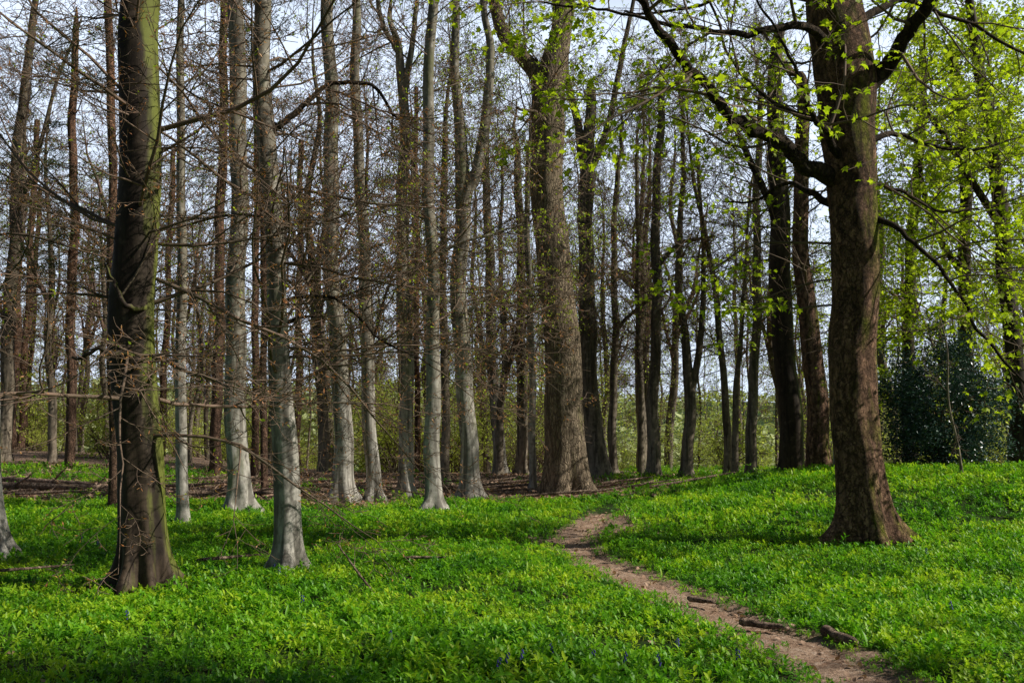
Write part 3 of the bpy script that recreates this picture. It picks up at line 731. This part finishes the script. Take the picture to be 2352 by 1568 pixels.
# ------------------------------------------------------------------ generic woodland trees (copies)
def bg_variant(seed, H, r0, fork, leafy, nbr=24, low=2.6):
    rs = np.random.default_rng(seed)
    n = 8; zz = np.linspace(0, H, n); C = np.zeros((n, 3)); C[:, 2] = zz
    C[1:, 0] = np.cumsum(rs.normal(0, .16, n - 1)); C[1:, 1] = np.cumsum(rs.normal(0, .16, n - 1)); C[0, 2] = -.25
    rad = r0 * (1 - zz / H) ** .75 + .012
    CC = catmull(C, 5); RR = np.interp(np.linspace(0, 1, len(CC)), np.linspace(0, 1, n), rad)
    tm = trunk_geo(CC, RR, 10, .5, 4, .05, seed, .5).mesh('trunk', [M_bg])
    g = Geo()
    S = []; D = []; L = []; r = []
    for z in np.linspace(low, H - .4, nbr):
        c = np.array([np.interp(z, CC[:, 2], CC[:, k]) for k in range(3)]); rr = np.interp(z, CC[:, 2], RR)
        az = rs.uniform(0, 6.28); f = (z - low) / (H - low); el = .25 + .8 * f + rs.normal(0, .2)
        S.append(c); D.append([math.cos(az) * math.cos(el), math.sin(az) * math.cos(el), math.sin(el)]); ln = rs.uniform(1.6, 3.8); L.append(ln); r.append(min(rr * .6, .022))
    for j in range(fork):
        z = rs.uniform(4.5, 8); c = np.array([np.interp(z, CC[:, 2], CC[:, k]) for k in range(3)]); az = rs.uniform(0, 6.28)
        S.append(c); D.append([math.cos(az) * .45, math.sin(az) * .45, .9]); L.append(rs.uniform(5, 8)); r.append(r0 * .5)
    lf = [('simple', 1, 2, .08, .14, leafy, .08), ('bud', 2, 2, .06, .1, .3, .02)]
    crown(g, np.array(S), np.array(D), np.array(L), np.array(r), [(0, 0, 0, 7, 4, .13, .05, 0, 0), (9, 46, .45, 4, 3, .13, .04, .12, .4), (6, 46, .5, 2, 3, .13, .03, .15, .4), (4, 45, .5, 1, 3, .1, .03, .2, .4)], .006, lf)
    return tm, g.mesh('crown', [M_twigbg, M_fresh, M_bud])
BV = [bg_variant(100 + i, H, r, fk, lf, nb_, lo) for i, (H, r, fk, lf, nb_, lo) in enumerate([(17, .17, 1, .12, 24, 3.2), (19, .22, 3, .08, 24, 3.5), (15, .10, 0, .35, 14, 4), (18, .2, 2, .1, 24, 3.5), (14, .08, 1, .45, 12, 3), (20, .25, 4, .12, 26, 4)])]
occupied = []
rb = np.random.default_rng(5)
cnt = 0
tries = 0
while cnt < 190 and tries < 8000:
    tries += 1
    y = rb.uniform(40, 105); b = rb.uniform(-.62, .62); x = b * y
    px = 1176 + b * F
    if 1400 < px < 1760 and rb.random() < .35 and y < 70: continue
    if any((x - a) ** 2 + (y - c) ** 2 < 2.2 for a, c in occupied): continue
    occupied.append((x, y)); cnt += 1
    tm, cm = BV[[0, 1, 2, 3, 4, 5, 2, 4, 4][rb.integers(0, 9)]]
    tree_obj('woodland_tree', (x, y, h1(x, y)), tm, cm, "slim bare woodland tree with fine twiggy crown", GW, rot=rb.uniform(0, 6.28), sc=rb.uniform(.8, 1.2))
for (x, y) in [(-24, 48), (-27, 55), (-21, 60), (-31, 62), (-12, 56), (-34, 70)]:
    e = link('pine_tree', None); e.location = (x, y, h1(x, y)); e.rotation_euler = (0, 0, x)
    link('trunk', ptm, e); link('crown', pcm, e); thing(e, "straight pine with red flaking bark", "tree", "straight red-barked pines")
# trees just outside the picture that throw shade across the near herbs
for (x, y, k) in [(7.6, 4.9, 0), (10.5, 4.4, 3), (14, 4.6, 4)]:
    tm, cm = BV[k]
    tree_obj('woodland_tree', (x, y, h1(x, y)), tm, cm, "slim bare woodland tree with fine twiggy crown", GW, rot=x)

# ------------------------------------------------------------------ shrubs
def shrub_variant(seed, H, W, leafn, sz, stemmat, leafmat_, kind='simple', nst=18):
    g = Geo(); n = nst
    az = R.uniform(0, 6.28, n); el = R.uniform(.6, 1.45, n)
    S = R.normal(0, .12, (n, 3)) * np.array([1, 1, 0]); S[:, 2] = -.05
    D = np.stack([np.cos(az) * np.cos(el) * W / H * 1.6, np.sin(az) * np.cos(el) * W / H * 1.6, np.sin(el)], 1)
    L = R.uniform(.5, 1, n) * H * 1.15
    crown(g, S, D, L, np.full(n, .015), [(0, 0, 0, 7, 4, .12, .0, 0, 0), (8, 50, .4, 3, 3, .14, .03, .1, .3), (5, 50, .5, 2, 3, .12, .03, .15, .3)], .004,
          [(kind, 1, leafn, sz * .7, sz * 1.3, .6, sz * 1.5)])
    return g.mesh('crown', [stemmat, leafmat_])
SV = [shrub_variant(i, H, W, 5, .09, M_twigbg, M_shrub) for i, (H, W) in enumerate([(3.2, 2.4), (5.5, 3), (2.4, 2.6)])]
cnt = 0
while cnt < 75:
    y = rb.uniform(43, 90); b = rb.uniform(-.6, .6); x = b * y
    cnt += 1
    o = link('shrub', SV[rb.integers(0, 3)]); o.location = (x, y, h1(x, y)); o.rotation_euler = (0, 0, rb.uniform(0, 6)); s = rb.uniform(.6, 1.9); o.scale = (s, s, s)
    thing(o, "twiggy understorey shrub in pale spring leaf", "shrub", "understorey shrubs")

def holly(x, y, W, H, n, label):
    g = Geo()
    az = R.uniform(0, 6.28, 24); el = R.uniform(.7, 1.5, 24)
    S = np.zeros((24, 3)); D = np.stack([np.cos(az) * np.cos(el), np.sin(az) * np.cos(el), np.sin(el)], 1)
    P = grow_lines(S, D, R.uniform(.5, 1, 24) * H * .95, 6, .1, .02); tubes(g, P, taper(np.full(24, .025), 7, .006), 5)
    nc = 150
    cl = R.normal(0, 1, (nc, 3)); cl = norm(cl) * R.uniform(.2, 1.2, (nc, 1)) ** .7
    cl = cl * np.array([W, W, H * .46]) + np.array([0, 0, H * .45]); cl[:, 0] *= 1.15 - .3 * np.clip(cl[:, 2:3][:, 0] / H, 0, 1)
    ii = R.integers(0, nc, n)
    pos = cl[ii] + R.normal(0, .19, (n, 3)); pos[:, 2] = np.maximum(pos[:, 2], .05)
    leaves(g, pos, R.uniform(.05, .10, n), 'simple', 1)
    o = link('holly_bush', g.mesh('holly_bush', [M_twigbg, M_holly])); o.location = (x, y, h1(x, y))
    thing(o, label, "bush")
p = pixel_to_world(2160, 1080, 25); holly(p[0], 25, 1.65, 3.6, 42000, "dense dark glossy holly bush on the bank")

# ------------------------------------------------------------------ distant woodland (one mass)
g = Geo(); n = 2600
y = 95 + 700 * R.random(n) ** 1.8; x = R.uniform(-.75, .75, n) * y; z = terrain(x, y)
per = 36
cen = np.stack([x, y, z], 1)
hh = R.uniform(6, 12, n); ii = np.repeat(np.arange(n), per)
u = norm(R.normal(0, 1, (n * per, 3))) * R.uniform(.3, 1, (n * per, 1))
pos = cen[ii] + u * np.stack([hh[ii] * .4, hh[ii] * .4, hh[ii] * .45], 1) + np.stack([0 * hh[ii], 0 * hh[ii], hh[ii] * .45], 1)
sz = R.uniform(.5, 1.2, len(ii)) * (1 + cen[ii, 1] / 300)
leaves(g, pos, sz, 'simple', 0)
fo = link('distant_woodland', g.mesh('distant_woodland', [M_far])); fo["kind"] = "stuff"; thing(fo, "spring woodland with painted-in haze covering the far hillside", "woodland")

# ------------------------------------------------------------------ fallen wood
GF = "fallen branches and sticks on the woodland floor"
M_log = bark('dead_wood', (.46, .33, .24), (.42, .30, .21), (.12, .075, .05), (.11, .11, .03), 0, 'flaky')
def fallen(name, a, b, r, lab, twigs=3, za=0, zb=0, sag=.03):
    a = np.array([a[0], a[1], h1(*a) + r * .7 + za + .02]); b = np.array([b[0], b[1], h1(*b) + r * .5 + zb + .02])
    n = 14; t = np.linspace(0, 1, n)[:, None]; L = np.linalg.norm(b - a)
    P = a * (1 - t) + b * t + np.cumsum(R.normal(0, sag * L / n, (n, 3)), 0) * np.array([1, 1, .4])
    o0 = P[0].copy(); P = P - o0
    g = Geo(); rr = r * (1 - .45 * t[:, 0]) * (1 + R.normal(0, .1, n)); rr[0] *= .6; rr[-1] *= .5
    P = np.vstack([P[0] - (P[1] - P[0]) * .02, P, P[-1] + (P[-1] - P[-2]) * .02]); rr = np.r_[.001, rr, .001]
    tubes(g, P[None], rr[None], 10)
    if twigs:
        s, d, l, q = children(P[None], rr[None], np.array([L]), twigs, .3, 45, .4, .5, .5)
        Pt = grow_lines(s, d, l, 5, .12, .02); tubes(g, Pt, taper(np.maximum(q, .004), 6, .003), 5)
    o = link(name, g.mesh(name, [M_log])); o.location = o0
    thing(o, lab, "fallen branch" if name != 'fallen_log' else "log", GF)
fallen('fallen_log', (1.92, 8.6), (2.26, 8.36), .034, "short broken log lying across the path", 0, sag=.3)
fallen('fallen_log', (2.48, 8.15), (2.6, 7.75), .05, "weathered stump of log beside the path", 0, sag=.2)
fallen('fallen_log', (1.7, 9.8), (1.86, 9.55), .03, "small broken log on the path edge", 0, sag=.3)
fallen('fallen_log', (-15.5, 29), (-11.4, 28.4), .12, "long reddish fallen log on leaf litter", 2, .05, .05)
fallen('fallen_log', (-17, 32), (-12.4, 30), .11, "long fallen log among brash", 3, .08, .08)
fallen('fallen_log', (-8.8, 26.2), (-6.3, 26.6), .09, "pale fallen log behind the slender beeches", 2, .05, .05)
fallen('fallen_branch', (-1.35, 10.1), (-1.95, 11.2), .014, "thin dead stick propped up above the herbs", 3, 0, .42)
fallen('fallen_branch', (-5.8, 11.0), (-5.0, 11.6), .02, "bare stick lying on the herbs", 1, .10, .13)
fallen('fallen_branch', (-3.8, 12.2), (-3.2, 12.8), .025, "bare stick lying on the herbs", 1, .09, .10)
fallen('fallen_branch', (-1.3, 12.4), (-.8, 12.3), .022, "bare stick lying on the herbs", 1, .09, .09)
for i in range(65):
    x = rb.uniform(-17, 3.5); y = rb.uniform(24, 34); a = rb.uniform(0, 3.14) if rb.random() < .5 else rb.normal(0, .3); l = rb.uniform(.7, 2.8)
    fallen('fallen_branch', (x, y), (x + l * math.cos(a), y + l * math.sin(a)), rb.uniform(.02, .055), "dead branch lying on brown leaf litter", 4, .06, .18)

# bluebells
g = Geo()
tubes(g, np.array([[(0, 0, 0), (.005, 0, .07), (.015, 0, .12), (.03, 0, .15)]]), np.full((1, 4), .002), 4, 0)
for j in range(5):
    t = .5 + j * .1
    c = np.array([np.interp(t, [0, .5, .8, 1.1], [0, .004, .015, .03]), 0, np.interp(t, [0, .5, .8, 1.1], [0, .08, .12, .15])])
    tubes(g, (c + np.array([[(0, 0, 0), (.006, (-1) ** j * .008, -.008), (.008, (-1) ** j * .01, -.02)]])), np.array([[.002, .005, .006]]), 6, 1)
bm = g.mesh('bluebell', [M_herb, M_blue])
for (x, y) in [(-2.75, 11.6), (-2.6, 11.3), (-.9, 7.6), (-.05, 6.9), (.05, 7.0), (-.1, 6.75), (.3, 7.2), (.55, 7.0), (1.2, 7.4), (1.55, 7.0), (5.4, 13.2), (5.2, 14.2), (3.9, 9.0), (-3.2, 8.5), (-1.9, 9.2), (-6.2, 14.5), (-5.7, 13.9), (-4.6, 16), (.75, 6.9), (1.0, 6.8)]:
    o = link('bluebell', bm); o.location = (x, y, h1(x, y) + .03); o.rotation_euler = (0, 0, x * 9); o.scale = (1.1,) * 3
    thing(o, "small bluebell flower stalk rising from herbs", "flower", "bluebells among the herbs")

# ------------------------------------------------------------------ light, sky, camera
v = Vector((math.cos(AZ) * math.cos(EL), math.sin(AZ) * math.cos(EL), math.sin(EL)))
sl = bpy.data.lights.new('sun', 'SUN'); sl.energy = 5.0; sl.angle = math.radians(.5); sl.color = (1, .96, .88)
so = bpy.data.objects.new('sun', sl); COL.objects.link(so); so.rotation_euler = v.to_track_quat('Z', 'Y').to_euler()
w = bpy.data.worlds.new("World"); scene.world = w; w.use_nodes = True
nt = w.node_tree; bg = nt.nodes['Background']
def wn(t, **kw):
    nd = nt.nodes.new(t)
    for k, val in kw.items():
        setattr(nd, k, val)
    return nd
wl = nt.links.new
sk = wn('ShaderNodeTexSky', sky_type='NISHITA'); sk.sun_disc = False
sk.sun_elevation = EL; sk.sun_rotation = math.pi / 2 - AZ; sk.air_density = 1.0; sk.dust_density = 1.0
tc = wn('ShaderNodeTexCoord')
nz = wn('ShaderNodeTexNoise'); nz.inputs['Scale'].default_value = 2.2; nz.inputs['Detail'].default_value = 6
mp = wn('ShaderNodeMapping'); mp.inputs['Scale'].default_value = (1, 1, 3)
wl(tc.outputs['Generated'], mp.inputs[0]); wl(mp.outputs[0], nz.inputs['Vector'])
sp = wn('ShaderNodeSeparateXYZ'); wl(tc.outputs['Generated'], sp.inputs[0])
mr = wn('ShaderNodeMapRange'); mr.inputs[1].default_value = .38; mr.inputs[2].default_value = .52; mr.inputs[3].default_value = .75; mr.inputs[4].default_value = -.45
wl(sp.outputs[2], mr.inputs[0])
ad = wn('ShaderNodeMath', operation='ADD', use_clamp=True)
ml = wn('ShaderNodeMath', operation='MULTIPLY'); ml.inputs[1].default_value = .4
wl(nz.outputs[0], ml.inputs[0]); wl(ml.outputs[0], ad.inputs[0]); wl(mr.outputs[0], ad.inputs[1])
# brightness added to the sky ahead only, to cut fill light from behind
mr2 = wn('ShaderNodeMapRange', interpolation_type='SMOOTHSTEP'); mr2.inputs[1].default_value = .4; mr2.inputs[2].default_value = .82
wl(sp.outputs[1], mr2.inputs[0])
m3 = wn('ShaderNodeMath', operation='MULTIPLY'); wl(ad.outputs[0], m3.inputs[0]); wl(mr2.outputs[0], m3.inputs[1])
mx = wn('ShaderNodeMix', data_type='RGBA'); mx.inputs[7].default_value = (19.5, 22.5, 27.5, 1)
wl(m3.outputs[0], mx.inputs[0]); wl(sk.outputs[0], mx.inputs[6]); wl(mx.outputs[2], bg.inputs[0])
bg.inputs[1].default_value = .05
cam = bpy.data.cameras.new('camera'); cam.lens = 35.0; cam.sensor_width = 36; cam.clip_end = 5000; cam.clip_start = .05
co = bpy.data.objects.new('camera', cam); COL.objects.link(co); co.location = (0, 0, ZC); co.rotation_euler = (math.pi / 2 + TH, 0, 0)
scene.camera = co
scene.view_settings.view_transform = 'Standard'; scene.view_settings.look = 'None'; scene.view_settings.exposure = 0
